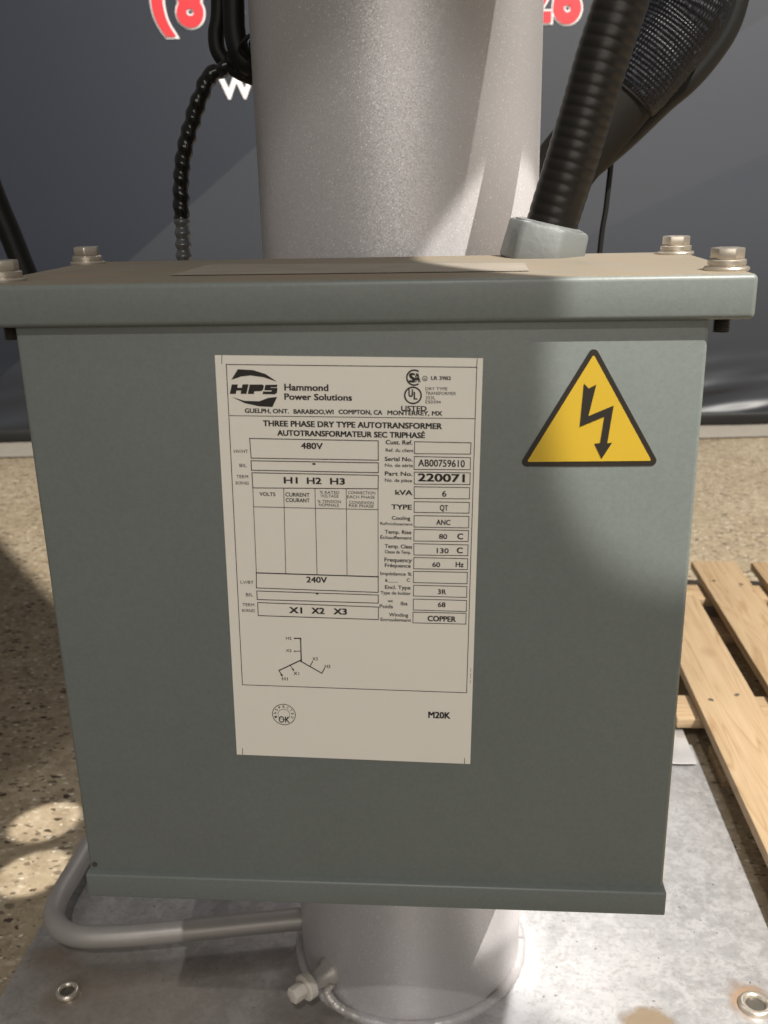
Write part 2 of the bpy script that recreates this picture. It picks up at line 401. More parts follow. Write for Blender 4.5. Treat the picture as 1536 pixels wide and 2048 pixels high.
for j in range(NZ+1):
    z = -.262+(1.45+.262)*((j/NZ)**1.5)
    g.append([bm.verts.new((-.9+4.2*i/NX, -banner_off(-.9+4.2*i/NX, z), z)) for i in range(NX+1)])
for j in range(NZ):
    for i in range(NX): bm.faces.new((g[j][i], g[j][i+1], g[j+1][i+1], g[j+1][i]))
bm.normal_update(); bmesh.ops.solidify(bm, geom=list(bm.faces), thickness=.0008)
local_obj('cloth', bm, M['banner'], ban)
bm = bmesh.new(); g = []
for i in range(NX+1):
    s = -.9+4.2*i/NX; o = banner_off(s, -.262)
    prof = [(-.001, -.252), (.004, -.258), (.007, -.272), (.005, -.285), (0, -.2925)]
    g.append([bm.verts.new((s, -o*(1 if z > -.27 else .5)-y, z)) for y, z in prof])
for i in range(NX):
    for k in range(4): bm.faces.new((g[i][k], g[i][k+1], g[i+1][k+1], g[i+1][k]))
bm.normal_update(); bmesh.ops.solidify(bm, geom=list(bm.faces), thickness=.001)
local_obj('hem', bm, M['hem'], ban)
def letter(body, s0, s1, z0, z1, name, mat, off, y):
    """one glyph fitted into s0..s1, z0..z1 on the cloth, following its surface"""
    base = text_mesh(body, 0.0); xs = [v.co.x for v in base.vertices]; ys = [v.co.y for v in base.vertices]
    bx = (min(xs), max(xs), min(ys), max(ys)); bpy.data.meshes.remove(base)
    me = text_mesh(body, off, 0.0, 6)
    kx, kz = (s1-s0)/(bx[1]-bx[0]), (z1-z0)/(bx[3]-bx[2])
    for v in me.vertices:
        s = s0+(v.co.x-bx[0])*kx; z = z0+(v.co.y-bx[2])*kz
        v.co = (s, -banner_off(s, z)-y, z)
    me.materials.append(mat); o = bpy.data.objects.new(name, me); COL.objects.link(o); o.parent = ban
def glyph(body, s0, s1, z0, z1):
    letter(body, s0, s1, z0, z1, 'letter_outline', M['white_print'], .078, .0025)
    letter(body, s0, s1, z0, z1, 'letter', M['red_print'], .050, .0055)
glyph('(', .553, .589, .766, .915)
glyph('8', .614, .670, .785, .884)
glyph('6', .712, .768, .785, .884)
glyph('2', 1.490, 1.552, .779, .876)
glyph('6', 1.570, 1.628, .775, .874)
for i in range(3):
    letter('W', .702+i*.098, .792+i*.098, .610, .664, 'letter', M['white_print'], .03, .003)

# ------------------------------------------------------------------ pallet
pal = empty('wooden_pallet', (.62, .55, FZ), 'new pine wooden pallet lying on the concrete beside the steel plate', 'pallet')
def board(name, x0, x1, y0, y1, z0, z1):
    bm = bmesh.new(); box(bm, x0, x1, y0, y1, z0, z1, .0012, 2)
    uvl = bm.loops.layers.uv.verify(); lx = (x1-x0) > (y1-y0)
    for f in bm.faces:
        n = f.normal
        for lp in f.loops:
            c = lp.vert.co; a, b = (c.y, c.x) if lx else (c.x, c.y)
            lp[uvl].uv = (a+c.z, b)
    return obj(name, bm, M['wood'], pal, 30)
ST = -.250
for x0, x1, y1 in ((.354, .430, 1.012), (.455, .530, 1.164), (.556, .632, 1.160), (.660, .736, 1.164), (.764, .840, 1.160), (.868, .944, 1.164)):
    board('deck_board', x0, x1, -.05, y1, ST-.014, ST)
for y0, y1 in ((1.030, 1.090), (.648, .710), (.143, .208)):
    board('cross_board', .326 if y0 > .63 else .3525, .944, y0, y1, ST-.0275, ST-.0145)
    board('bottom_board', .358, .944, y0-.10, y1-.095, FZ+.0005, FZ+.0165)
    board('cross_block', .47, .545, y0-.10, y1+.004, FZ+.017, ST-.028)
nails = [(.472, 1.072), (.512, 1.058), (.376, 1.058 - .06), (.372, .672), (.408, .686), (.470, .668), (.508, .690), (.372, .176), (.410, .168)]
decks = [o for o in pal.children if o.name.startswith('deck_board')]
for q, (x, y) in enumerate(nails):      # sunken nail heads with a torn rim
    bm = bmesh.new(); lathe(bm, [(.0030, .0003), (.0032, .0009), (.0022, .0011), (.0018, .0004)], (x, y, ST-.0002), seg=12)
    for v in bm.verts: v.co.x += (v.co.y-y)*.4*(-1)**q
    obj('nail_head', bm, M['thread'], decks[0] if x < .44 else decks[1], 0)

# ------------------------------------------------------------------ pedestal: plate, column, bar
PX, PY, PR = .0063, .2746, .0996
ped = empty('column_pedestal', (PX, PY, FZ), 'silver grey round steel column welded to a worn steel floor plate', 'column')
bm = bmesh.new(); box(bm, -.349, .340, -.12, .622, FZ+.0005, PZ, .0012, 2)
plate = obj('base_plate', bm, M['plate'], ped)
bm = bmesh.new(); lathe(bm, [(PR, 0), (PR, 1.75)], (PX, PY, PZ-.001), seg=160)
col = obj('column', bm, M['pole'], ped)
bm = bmesh.new(); ring = [Vector((PX+(PR+.002)*math.cos(a), PY+(PR+.002)*math.sin(a), PZ+.001)) for a in [2*math.pi*i/220 for i in range(221)]]
tube(bm, ring, .0048, 10, False, lambda i, a, L: 1+.22*noise.noise(Vector((L*160, a, 0)))+.05*math.sin(L*2*math.pi/.0052+a))
obj('weld_bead', bm, M['pole'], ped, 80)
bm = bmesh.new()
bar = smooth_path([(-.085, .2705, -.262), (-.12, .264, -.262), (-.186, .251, -.262), (-.262, .238, -.262), (-.302, .2385, -.262), (-.325, .256, -.262), (-.3325, .285, -.262), (-.332, .326, -.262), (-.3315, .40, -.262), (-.331, .50, -.262)], 10)
tube(bm, bar, .0100, 24)
obj('bent_bar', bm, M['rod'], ped, 60)
# levelling bolt at the foot of the column
D = Vector((-.665, -.745, .03)).normalized(); B0 = Vector((-.0595, .2005, -.256))
bm = bmesh.new(); lathe(bm, [(.0125, -.004), (.0120, .003), (.0085, .006), (.0075, .022)], B0, D, 28)
for v in bm.verts: v.co += D*0+Vector((0, 0, 1))*.0016*noise.noise(v.co*180)
lug = obj('bolt_boss', bm, M['weld'], ped, 60)
bm = bmesh.new(); lathe(bm, [(.0098, .0205), (.0112, .0215), (.0112, .0275), (.0098, .0285)], B0, D, 28)
obj('washer', bm, M['plastic'], lug)
bm = bmesh.new(); prism(bm, B0+D*.0287, D, .0072, .012, 6, .0007, .3)
obj('bolt_head', bm, M['plastic'], lug, 30)
# a lumpy weld seam running down from the boss to the plate
bm = bmesh.new(); tube(bm, smooth_path([B0+Vector((.002, -.006, -.006)), (-.060, .192, -.272), (-.050, .186, -.280), (-.030, .178, PZ+.002)], 12), .0042, 10, True, lambda i, a, L: 1+.35*noise.noise(Vector((L*300, a*2, 4))))
obj('weld_seam', bm, M['weld'], ped, 80)
def anchor(x, y, r):
    bm = bmesh.new()
    lathe(bm, [(r, 0), (r*1.0, .0012), (r*.90, .0036), (r*.72, .0040), (r*.60, .0028), (r*.56, .0004)], (x, y, PZ+.0003), seg=36)
    o = obj('anchor_ring', bm, M['zinc'], plate, 60)
    bm = bmesh.new(); lathe(bm, [(r*.60, .0005), (r*.56, .0011), (r*.30, .0009)], (x, y, PZ+.0003), seg=24)
    obj('anchor_hole', bm, M['thread'], o, 60)
anchor(-.291, .194, .0105); anchor(.302, .211, .0140)

# thin sheet lying on the far end of the plate, its corner curling up
bm = bmesh.new(); g = []
for j in range(21):
    row = []
    for i in range(41):
        x = -.20+(.3345+.20)*i/40; y = .572+.20*j/20
        lift = .0062*math.exp(-((y-.572)/.035)**2)*(.3+.7*(.5+.5*math.sin(x*46+1.9))) + .002*max(0, (x-.30)/.035)
        row.append(bm.verts.new((x, y, PZ+.0012+max(0, lift))))
    g.append(row)
for j in range(20):
    for i in range(40): bm.faces.new((g[j][i], g[j][i+1], g[j+1][i+1], g[j+1][i]))
bm.normal_update(); bmesh.ops.solidify(bm, geom=list(bm.faces), thickness=.0009)
tag(obj('steel_sheet', bm, M['steel_sheet'], smooth=60), 'thin grey metal sheet with a curled edge on the far end of the floor plate', 'metal sheet')

# ------------------------------------------------------------------ transformer box
H = .165; HB = .3193; HL = .0202
tb = empty('transformer_box', (0, .07, 0), 'grey green metal transformer enclosure mounted in front of the silver column', 'transformer')
bm = bmesh.new(); box(bm, -H, H, 0, .143, .0005, HB+.004, .0022, 4)
obj('body', bm, M['paint'], tb, 40)
bm = bmesh.new(); box(bm, -.1662, .1664, -.0042, .146, -.0118, .0036, .0012, 3)
obj('bottom_flange', bm, M['paint'], tb, 40)
bm = bmesh.new(); lathe(bm, [(.0016, -.0003), (.0016, .0003)], (-.1615, -.0002, .0078), (0, -1, 0), 16)
obj('drain_hole', bm, M['thread'], tb, 0)
LX, LY = .1839, .153
bm = bmesh.new(); box(bm, -LX, LX, -.0048, LY, HB, HB+HL, .0026, 4)
for f in bm.faces:
    f.normal_update()
    if f.normal.z > .9: f.material_index = 1
lid = obj('lid', bm, [M['paint'], M['dust']], tb, 40)
bm = bmesh.new(); box(bm, -.10, .10, .1455, .178, .08, .125, .001, 2)
obj('mounting_bracket', bm, M['paint'], tb, 40)
bm = bmesh.new(); zt = HB+HL+.0004
q = [(-.096, .034), (.084, .027), (.085, .079), (-.093, .107)]
bm.faces.new([bm.verts.new((x, y, zt)) for x, y in q])
obj('dusty_label', bm, M['dust_label'], lid, 0)
def lid_bolt(x, y, ang):
    zt = HB+HL
    bm = bmesh.new(); prism(bm, (x, y, zt+.0052), (0, 0, 1), .0079, .0050, 6, .0007, ang)
    b = obj('bolt', bm, M['zinc'], lid, 30)
    bm = bmesh.new(); lathe(bm, [(.0104, 0), (.0105, .0010), (.0100, .0016), (.0084, .0018), (.0084, .0024), (.0088, .0027), (.0088, .0045), (.0082, .0050), (.006, .0053)], (x, y, zt), seg=36)
    obj('washer', bm, M['zinc'], b, 40)
    bm = bmesh.new(); prof = []
    for i in range(9): prof += [(.0040, -.0085+i*.00095), (.0033, -.0085+i*.00095+.00045)]
    lathe(bm, prof, (x, y, HB), seg=24); obj('thread', bm, M['thread'], b, 0)
for sx, y, a in ((1, .0189, .25), (-1, .0189, .1), (1, .1335, .4), (-1, .1335, .15)):
    lid_bolt(sx*.1752, y, a)

# warning triangle on the front
def rounded(pts, r, n=6):
    out = []; P = [Vector(p) for p in pts]; N = len(P)
    for i in range(N):
        a, b, c = P[i-1], P[i], P[(i+1) % N]; u, v = (a-b).normalized(), (c-b).normalized()
        half = u.angle(v)/2; t = r/math.tan(half); ctr = b+(u+v).normalized()*(r/math.sin(half))
        s, e = b+u*t-ctr, b+v*t-ctr; a0 = math.atan2(s.y, s.x); da = (math.atan2(e.y, e.x)-a0+math.pi) % (2*math.pi)-math.pi
        for k in range(n+1): out.append((ctr.x+r*math.cos(a0+da*k/n), ctr.y+r*math.sin(a0+da*k/n)))
    return out
T = [(.1129, .3083), (.0791, .24905), (.1469, .2496)]
cx, cz = sum(p[0] for p in T)/3, sum(p[1] for p in T)/3
bm = bmesh.new(); flat(bm, rounded(T, .0024), -.0003, .0003)
sign = obj('warning_sign', bm, M['sign_black'], tb, 0)
ki = 1-.0024/.0196
bm = bmesh.new(); flat(bm, rounded([(cx+(x-cx)*ki, cz+(z-cz)*ki) for x, z in T], .0006), -.0005)
obj('yellow_field', bm, M['sign_yellow'], sign, 0)
bm = bmesh.new()
flat(bm, [(.1090, .2899), (.1113, .2875), (.1148, .2893), (.1118, .2742), (.1234, .2792), (.1213, .2608), (.1236, .2611), (.1190, .2530), (.1152, .2606), (.1179, .2609), (.1193, .2739), (.1079, .2689)], -.0007)
obj('lightning_arrow', bm, M['sign_black'], sign, 0)

# nameplate sticker; local millimetres, turned a degree like the real one
NPW, NPH, NPA, NPC = .12864, .2210, math.radians(-1.2), (-.00512, .1930)
def np_pt(x, z): return (NPC[0]+x*math.cos(NPA)-z*math.sin(NPA), NPC[1]+x*math.sin(NPA)+z*math.cos(NPA))
bm = bmesh.new(); flat(bm, [np_pt(sx*NPW/2, sz*NPH/2) for sx, sz in ((-1, -1), (1, -1), (1, 1), (-1, 1))], -.00025, .00025)
plate_o = obj('nameplate', bm, M['label'], tb, 0)
ink = bmesh.new(); IY = -.00042
def ink_poly(pts): flat(ink, [np_pt(x/1000, z/1000) for x, z in pts], IY)
def ink_line(pts, w):
    for (x0, z0), (x1, z1) in zip(pts, pts[1:]):
        d = Vector((x1-x0, z1-z0)); L = d.length
        if L < 1e-6: continue
        d /= L; nx, nz = -d.y*w/2, d.x*w/2; ex, ez = d.x*w/2, d.y*w/2
        ink_poly([(x0-ex+nx, z0-ez+nz), (x0-ex-nx, z0-ez-nz), (x1+ex-nx, z1+ez-nz), (x1+ex+nx, z1+ez+nz)])
def ink_ring(cx, cz, r, w, a0=0, a1=360, n=32):
    for i in range(n):
        t0, t1 = (math.radians(a0+(a1-a0)*j/n) for j in (i, i+1))
        ink_poly([(cx+q*math.cos(t), cz+q*math.sin(t)) for q, t in ((r-w/2, t0), (r+w/2, t0), (r+w/2, t1), (r-w/2, t1))])
def ink_text(body, xc, zb, wid, cap, bold, turn=0.0):
    ref = text_mesh('H' if body != '-' else '-'); capu = max(v.co.y for v in ref.vertices); bpy.data.meshes.remove(ref)
    me = text_mesh(body)
    xs = [v.co.x for v in me.vertices]; x0, x1 = min(xs), max(xs)
    kx, kz = wid/(x1-x0), cap/capu
    ct, st_ = math.cos(turn), math.sin(turn); co = [v.co.copy() for v in me.vertices]
    e = bold*cap*4.2
    for q, (ox, oz) in enumerate(((-e, -e*.5), (e, -e*.5), (-e, e*.5), (e, e*.5)) if e else ((0, 0),)):   # heavier strokes
        for v, c in zip(me.vertices, co):
            px, pz = (c.x-(x0+x1)/2)*kx+ox, c.y*kz+oz
            X, Z = np_pt((xc+px*ct-pz*st_)/1000, (zb+px*st_+pz*ct)/1000); v.co = (X, IY-q*2e-6, Z)
        ink.from_mesh(me)
    bpy.data.meshes.remove(me)
PLATE_TEXT = [
 ('Hammond', -20.24, 93.87, 21.24, 3.14, 0.012),
 ('Power Solutions', -14.61, 89.32, 32.79, 2.98, 0.012),
 ('LR 3982', 44.65, 99.98, 9.38, 1.72, 0.01),
 ('c', 36.97, 100.02, 1.03, 1.03, 0.01),
 ('LISTED', 31.86, 84.8, 12.1, 2.28, 0.012),
 ('DRY TYPE', 42.54, 94.93, 10.45, 1.47, 0.0),
 ('TRANSFORMER', 44.64, 92.72, 14.57, 1.47, 0.0),
 ('253L', 39.75, 90.54, 4.73, 1.48, 0.0),
 ('E50394', 41.08, 88.47, 7.31, 1.48, 0.0),
 ('GUELPH, ONT.', -39.97, 82.5, 21.6, 2.13, 0.012),
 ('BARABOO,WI', -16.99, 82.48, 19.46, 2.13, 0.012),
 ('COMPTON, CA', 5.95, 82.64, 21.18, 2.12, 0.012),
 ('MONTERREY, MX', 32.3, 82.6, 26.32, 2.11, 0.012),
 ('THREE PHASE DRY TYPE AUTOTRANSFORMER', 1.7, 75.99, 87.46, 2.76, 0.014),
 ('AUTOTRANSFORMATEUR SEC TRIPHASÉ', 1.08, 71.32, 72.36, 2.69, 0.014),
 ('480V', -18.22, 64.87, 10.65, 2.99, 0.01),
 ('HV/HT', -53.74, 62.12, 7.09, 1.65, 0.0),
 ('BIL', -53.03, 54.87, 3.6, 1.66, 0.0),
 ('-', -17.39, 55.2, 1.34, 2.39, 0.01),
 ('TERM', -53.74, 49.01, 5.97, 1.68, 0.0),
 ('BORNES', -53.84, 45.75, 6.62, 1.5, 0.0),
 ('H1', -29.29, 46.88, 6.66, 3.16, 0.014),
 ('H2', -17.51, 46.87, 7.0, 3.16, 0.014),
 ('H3', -5.82, 46.86, 7.07, 3.15, 0.014),
 ('VOLTS', -41.33, 40.04, 7.98, 1.88, 0.006),
 ('CURRENT', -26.09, 40.03, 12.2, 1.97, 0.006),
 ('COURANT', -26.07, 37.11, 12.04, 1.98, 0.006),
 ('% RATED', -9.83, 41.83, 9.8, 1.5, 0.0),
 ('VOLTAGE', -9.91, 39.95, 9.0, 1.5, 0.0),
 ('% TENSION', -10.13, 37.03, 11.73, 1.51, 0.0),
 ('NOMINALE', -10.34, 35.14, 10.12, 1.51, 0.0),
 ('CONNECTION', 6.22, 42.02, 13.7, 1.49, 0.0),
 ('EACH PHASE', 5.85, 39.77, 13.9, 1.5, 0.0),
 ('CONNEXION', 6.07, 36.87, 12.22, 1.5, 0.0),
 ('PAR PHASE', 5.97, 35.08, 12.41, 1.51, 0.0),
 ('Cust. Ref.', 24.73, 67.93, 12.96, 2.07, 0.01),
 ('Ref. du client', 25.11, 64.14, 13.7, 1.63, 0.006),
 ('Serial No.', 24.57, 59.5, 13.48, 2.0, 0.01),
 ('No. de série', 24.73, 56.49, 13.77, 1.64, 0.006),
 ('AB00759610', 45.62, 57.05, 22.73, 3.45, 0.006),
 ('Part No.', 24.63, 52.0, 13.55, 2.02, 0.01),
 ('No. de pièce', 24.57, 48.77, 13.4, 1.66, 0.006),
 ('220071', 45.7, 49.44, 22.67, 3.86, 0.014),
 ('kVA', 27.25, 42.15, 8.37, 2.42, 0.012),
 ('6', 47.31, 41.71, 2.04, 2.97, 0.006),
 ('TYPE', 26.16, 34.54, 10.03, 2.44, 0.012),
 ('QT', 47.29, 34.41, 4.01, 2.81, 0.008),
 ('Cooling', 25.94, 28.96, 9.17, 1.89, 0.008),
 ('Refroidissement', 23.62, 26.05, 16.22, 1.52, 0.004),
 ('ANC', 47.11, 26.86, 6.89, 2.65, 0.008),
 ('Temp. Rise', 24.47, 21.49, 13.37, 1.91, 0.008),
 ('Échauffement', 23.45, 18.59, 15.84, 1.73, 0.006),
 ('80', 47.14, 19.42, 3.96, 2.49, 0.008),
 ('C', 55.68, 19.46, 2.69, 2.96, 0.012),
 ('Temp. Class', 24.71, 13.8, 13.8, 1.93, 0.008),
 ('Classe de Temp.', 24.41, 10.89, 13.19, 1.65, 0.006),
 ('130', 47.08, 11.72, 5.88, 2.61, 0.008),
 ('C', 55.66, 11.96, 2.8, 2.99, 0.012),
 ('Frequency', 24.58, 6.31, 13.87, 2.14, 0.008),
 ('Fréquence', 24.38, 3.37, 13.07, 1.96, 0.008),
 ('60', 43.93, 4.13, 3.82, 2.54, 0.008),
 ('Hz', 55.78, 4.48, 3.9, 2.73, 0.01),
 ('Impédance %', 23.49, -1.08, 15.86, 1.77, 0.006),
 ('à', 18.56, -4.69, 1.38, 1.78, 0.004),
 ('C', 29.91, -4.35, 1.65, 1.78, 0.006),
 ('Encl. Type', 24.42, -8.68, 13.08, 1.99, 0.008),
 ('Type de boîtier', 23.34, -11.71, 15.51, 1.7, 0.006),
 ('3R', 47.13, -10.77, 4.13, 2.68, 0.008),
 ('wt', 20.6, -16.11, 2.59, 1.61, 0.006),
 ('lbs', 27.74, -17.59, 3.33, 2.01, 0.006),
 ('Poids', 18.52, -19.5, 6.78, 2.02, 0.006),
 ('68', 47.1, -17.97, 3.78, 2.61, 0.008),
 ('Winding', 24.91, -24.05, 9.86, 1.93, 0.006),
 ('Enroulement', 23.53, -26.84, 15.84, 1.83, 0.006),
 ('COPPER', 47.27, -26.05, 14.35, 2.94, 0.012),
 ('240V', -17.42, -6.28, 10.5, 3.08, 0.01),
 ('LV/BT', -53.86, -8.08, 6.85, 1.7, 0.0),
 ('BIL', -52.88, -15.09, 3.77, 1.82, 0.0),
 ('-', -17.34, -14.59, 1.12, 2.62, 0.008),
 ('TERM', -53.78, -20.8, 6.24, 1.73, 0.0),
 ('BORNES', -53.83, -24.07, 6.83, 1.64, 0.0),
 ('X1', -28.85, -23.87, 6.5, 3.26, 0.014),
 ('X2', -17.14, -23.8, 6.58, 3.26, 0.014),
 ('X3', -5.47, -23.82, 6.65, 3.25, 0.014),
 ('H2', -33.05, -39.26, 2.95, 1.56, 0.004),
 ('X2', -33.26, -46.47, 2.97, 1.57, 0.004),
 ('X3', -19.32, -50.91, 2.77, 1.79, 0.004),
 ('H3', -12.75, -55.11, 2.87, 1.8, 0.004),
 ('X1', -29.6, -59.99, 2.99, 1.81, 0.004),
 ('H1', -35.92, -63.43, 3.1, 1.82, 0.004),
 ('OK', -37.08, -89.17, 5.9, 3.76, 0.004),
 ('M20K', 47.02, -82.87, 11.51, 3.69, 0.012),
]
PLATE_LINES = [
 (0.35, [(-58.89, 106.1), (61.47, 106.23), (61.22, -66.99), (-59.13, -67.0), (-58.89, 106.1)]),
 (0.3, [(-58.35, 80.92), (61.27, 81.38)]),
 (0.3, [(-60.85, 110.37), (-61.05, 106.41)]),
 (0.3, [(61.59, 110.31), (61.39, 106.23)]),
 (0.3, [(-61.03, -110.03), (-60.86, -106.29)]),
 (0.3, [(61.25, -110.29), (61.15, -106.92)]),
 (0.4, [(-49.09, 69.59), (14.56, 69.52), (14.57, 59.74), (-48.79, 59.57), (-49.09, 69.59)]),
 (0.4, [(-48.93, 58.19), (14.57, 58.37), (14.58, 53.33), (-48.86, 53.3), (-48.93, 58.19)]),
 (0.4, [(-48.74, 52.01), (14.58, 51.95), (14.41, 45.01), (-48.61, 44.09), (-48.74, 52.01)]),
 (0.3, [(-48.61, 44.09), (-48.78, -1.74)]),
 (0.3, [(-32.97, 44.18), (-33.42, -1.58)]),
 (0.3, [(-17.2, 44.27), (-17.18, -1.6)]),
 (0.3, [(-1.5, 44.45), (-1.66, -1.83)]),
 (0.3, [(14.41, 44.83), (14.37, -2.05)]),
 (0.3, [(-48.74, 34.1), (14.15, 34.05)]),
 (0.4, [(-48.78, -1.74), (14.37, -2.05), (14.38, -10.79), (-49.12, -10.24), (-48.78, -1.74)]),
 (0.5, [(-48.79, -1.84), (14.37, -2.14)]),
 (0.4, [(-49.0, -11.95), (14.38, -12.29), (14.38, -16.81), (-48.9, -16.79), (-49.0, -11.95)]),
 (0.4, [(-48.78, -18.51), (14.48, -19.02), (14.39, -26.12), (-48.79, -25.95), (-48.78, -18.51)]),
 (0.35, [(32.33, 69.43), (59.76, 69.36), (59.68, 63.7), (32.41, 63.39), (32.33, 69.43)]),
 (0.35, [(32.25, 61.94), (59.73, 61.89), (59.75, 55.81), (32.25, 55.38), (32.25, 61.94)]),
 (0.35, [(32.35, 54.01), (59.8, 54.17), (59.81, 48.2), (32.35, 47.84), (32.35, 54.01)]),
 (0.35, [(32.36, 46.45), (59.77, 46.64), (59.78, 40.8), (32.44, 40.41), (32.36, 46.45)]),
 (0.35, [(32.46, 38.73), (59.83, 38.94), (59.74, 33.32), (32.45, 33.1), (32.46, 38.73)]),
 (0.35, [(32.47, 31.4), (59.79, 31.63), (59.8, 25.58), (32.46, 25.33), (32.47, 31.4)]),
 (0.35, [(32.48, 24.1), (59.85, 24.15), (59.75, 18.33), (32.46, 17.87), (32.48, 24.1)]),
 (0.35, [(32.48, 16.43), (59.81, 16.51), (59.72, 10.72), (32.56, 10.34), (32.48, 16.43)]),
 (0.35, [(32.58, 8.97), (59.77, 9.07), (59.77, 3.13), (32.48, 2.82), (32.58, 8.97)]),
 (0.35, [(32.49, 1.45), (59.81, 1.66), (59.82, -4.63), (32.39, -4.77), (32.49, 1.45)]),
 (0.35, [(32.59, -6.25), (59.77, -6.11), (59.77, -12.17), (32.48, -12.22), (32.59, -6.25)]),
 (0.35, [(32.5, -13.92), (59.82, -13.86), (59.82, -20.08), (32.49, -20.06), (32.5, -13.92)]),
 (0.35, [(32.41, -21.27), (59.76, -21.09), (59.76, -27.16), (32.39, -27.36), (32.41, -21.27)]),
 (0.2, [(19.71, -4.95), (24.31, -4.81)]),
 (0.6, [(-29.46, -38.4), (-26.71, -38.31), (-26.75, -51.71)]),
 (0.35, [(-29.66, -45.92), (-26.8, -45.82)]),
 (0.6, [(-26.73, -50.97), (-38.92, -57.67)]),
 (0.45, [(-38.92, -57.67), (-37.38, -60.6)]),
 (0.4, [(-32.58, -54.57), (-31.12, -57.27)]),
 (0.55, [(-27.51, -51.42), (-15.87, -58.41)]),
 (0.45, [(-15.87, -58.41), (-14.19, -55.16)]),
 (0.4, [(-22.22, -54.72), (-20.53, -51.49)]),
]
PLATE_POLYS = [
 [(-56.8, 98.67), (-53.33, 103.85), (-45.94, 103.53), (-39.92, 101.72), (-34.39, 97.99), (-40.85, 100.15), (-47.36, 100.91), (-51.92, 100.32)],
 [(-57.03, 90.25), (-50.95, 88.42), (-43.48, 88.29), (-39.03, 90.04), (-34.63, 90.56), (-37.16, 85.57), (-43.57, 85.81), (-50.56, 87.19)],
 [(-57.92, 91.74), (-56.65, 96.41), (-53.66, 96.46), (-54.09, 94.79), (-51.81, 94.82), (-51.39, 96.49), (-48.41, 96.54), (-49.66, 91.88), (-52.56, 91.83), (-52.13, 93.5), (-54.5, 93.46), (-54.93, 91.79)],
 [(-49.04, 91.89), (-47.8, 96.46), (-41.59, 96.57), (-40.92, 95.97), (-41.34, 94.04), (-42.41, 93.32), (-45.75, 93.17), (-46.06, 91.85)],
 [(-41.77, 91.84), (-41.37, 93.16), (-37.34, 93.14), (-37.15, 93.76), (-40.82, 93.78), (-40.2, 96.42), (-34.26, 96.6), (-34.56, 95.38), (-37.62, 95.32), (-37.72, 94.97), (-34.31, 95.03), (-34.74, 92.57), (-35.81, 91.85)],
 [(-30.21, -38.01), (-30.24, -38.95), (-28.7, -38.38)],
 [(-30.42, -45.53), (-30.44, -46.48), (-28.99, -45.9)],
 [(-36.82, -61.33), (-38.34, -60.42), (-37.34, -59.42)],
 [(-30.65, -57.9), (-31.87, -56.88), (-30.99, -56.1)],
]

for t in PLATE_TEXT: ink_text(*t)
for wd, pts in PLATE_LINES: ink_line(pts, wd)
for p in PLATE_POLYS: ink_poly(p)
# approval marks and the inspection stamp
ink_ring(31.34, 92.31, 3.96, .75)
ink_ring(31.91, 100.89, 3.59, .75, 55, 305)
ink_ring(36.96, 100.54, 1.11, .3)
ink_text('U', 30.24, 91.59, 1.9, 3.6, .012)
ink_text('L', 32.57, 90.35, 1.5, 3.6, .012)
ink_text('S', 30.83, 98.72, 2.3, 4.2, .02)
ink_text('A', 33.31, 98.76, 2.5, 4.2, .02)
ink_ring(-37.13, -84.21, 6.27, .35)
ink_ring(-37.13, -84.21, 3.26, .2, 0, 360, 24)
for i, ch in enumerate('INSPECTED'):
    an = math.radians(200-i*27.5)
    ink_text(ch, -37.13+4.14*math.cos(an), -84.21+4.14*math.sin(an), 1.0, 1.35, .004, an-math.pi/2)
ink_text('-- --- --', 62.9+.4, -56.85, 8.5, .9, .02, math.pi/2)

obj('printing', ink, M['black_ink'], plate_o, 0)

# ------------------------------------------------------------------ conduit with its fitting on the lid
cz0 = HB+HL
con = empty('flexible_conduit', (.1005, .135, cz0), 'black ribbed flexible conduit rising from a grey hexagonal fitting on the lid', 'conduit')
cdir = Vector((.235, 0, 1)).normalized()
cp = smooth_path([(.1003, .135, .3445), (.1060, .135, .3655), (.1132, .135, .3897), (.1212, .135, .4186), (.1288, .135, .4465), (.1373, .135, .4734), (.148, .136, .51), (.163, .14, .57), (.18, .15, .66), (.20, .17, .80)], 30)
cp = resample(cp, .0009)
bm = bmesh.new()
tube(bm, cp, lambda i, t, L: .0148*(1+.026*(abs(math.sin(math.pi*(L+.0006*math.sin(L*90))/.0059))**.6)-.012), 48)
obj('jacket', bm, M['rubber'], con, 60)
bm = bmesh.new(); O = Vector((.0985, .135, cz0+.0005))
prism(bm, O-cdir*.006, cdir, .0258, .0235, 6, .0030, .30, .95)
obj('hex_nut', bm, M['cast'], con, 40)
bm = bmesh.new(); lathe(bm, [(.0205, .0160), (.0200, .0178), (.0175, .0184), (.0158, .0180)], O, cdir, 48)
obj('collar', bm, M['cast'], con, 40)

# ------------------------------------------------------------------ hose behind the column on the right
hs = empty('sleeved_hose', (.18, .40, .44), 'thick black hose in a shiny braided sleeve with a brown cuff right of the column', 'hose')
hp = smooth_path([(.055, .41, .30), (.09, .405, .340), (.1248, .40, .379), (.1502, .40, .4095), (.1802, .40, .4435), (.2007, .40, .4698), (.2186, .40, .4926), (.2304, .40, .5134), (.24, .41, .57), (.24, .43, .68), (.225, .45, .85)], 24)
cut = min(range(len(hp)), key=lambda i: (hp[i]-Vector((.1835, .40, .447))).length)
bm = bmesh.new(); tube(bm, hp[:cut+3], .0265, 40); obj('cuff', bm, M['cuff'], hs, 60)
bm = bmesh.new(); tube(bm, resample(hp[cut:], .003), lambda i, t, L: .0290+.0018*min(1, L/.03)-.0018*math.exp(-L/.003), 96, True, lambda i, a, L: 1+.012*math.sin(a*28+L*260)*math.sin(a*28-L*260)); obj('braided_sleeve', bm, M['braid'], hs, 80)
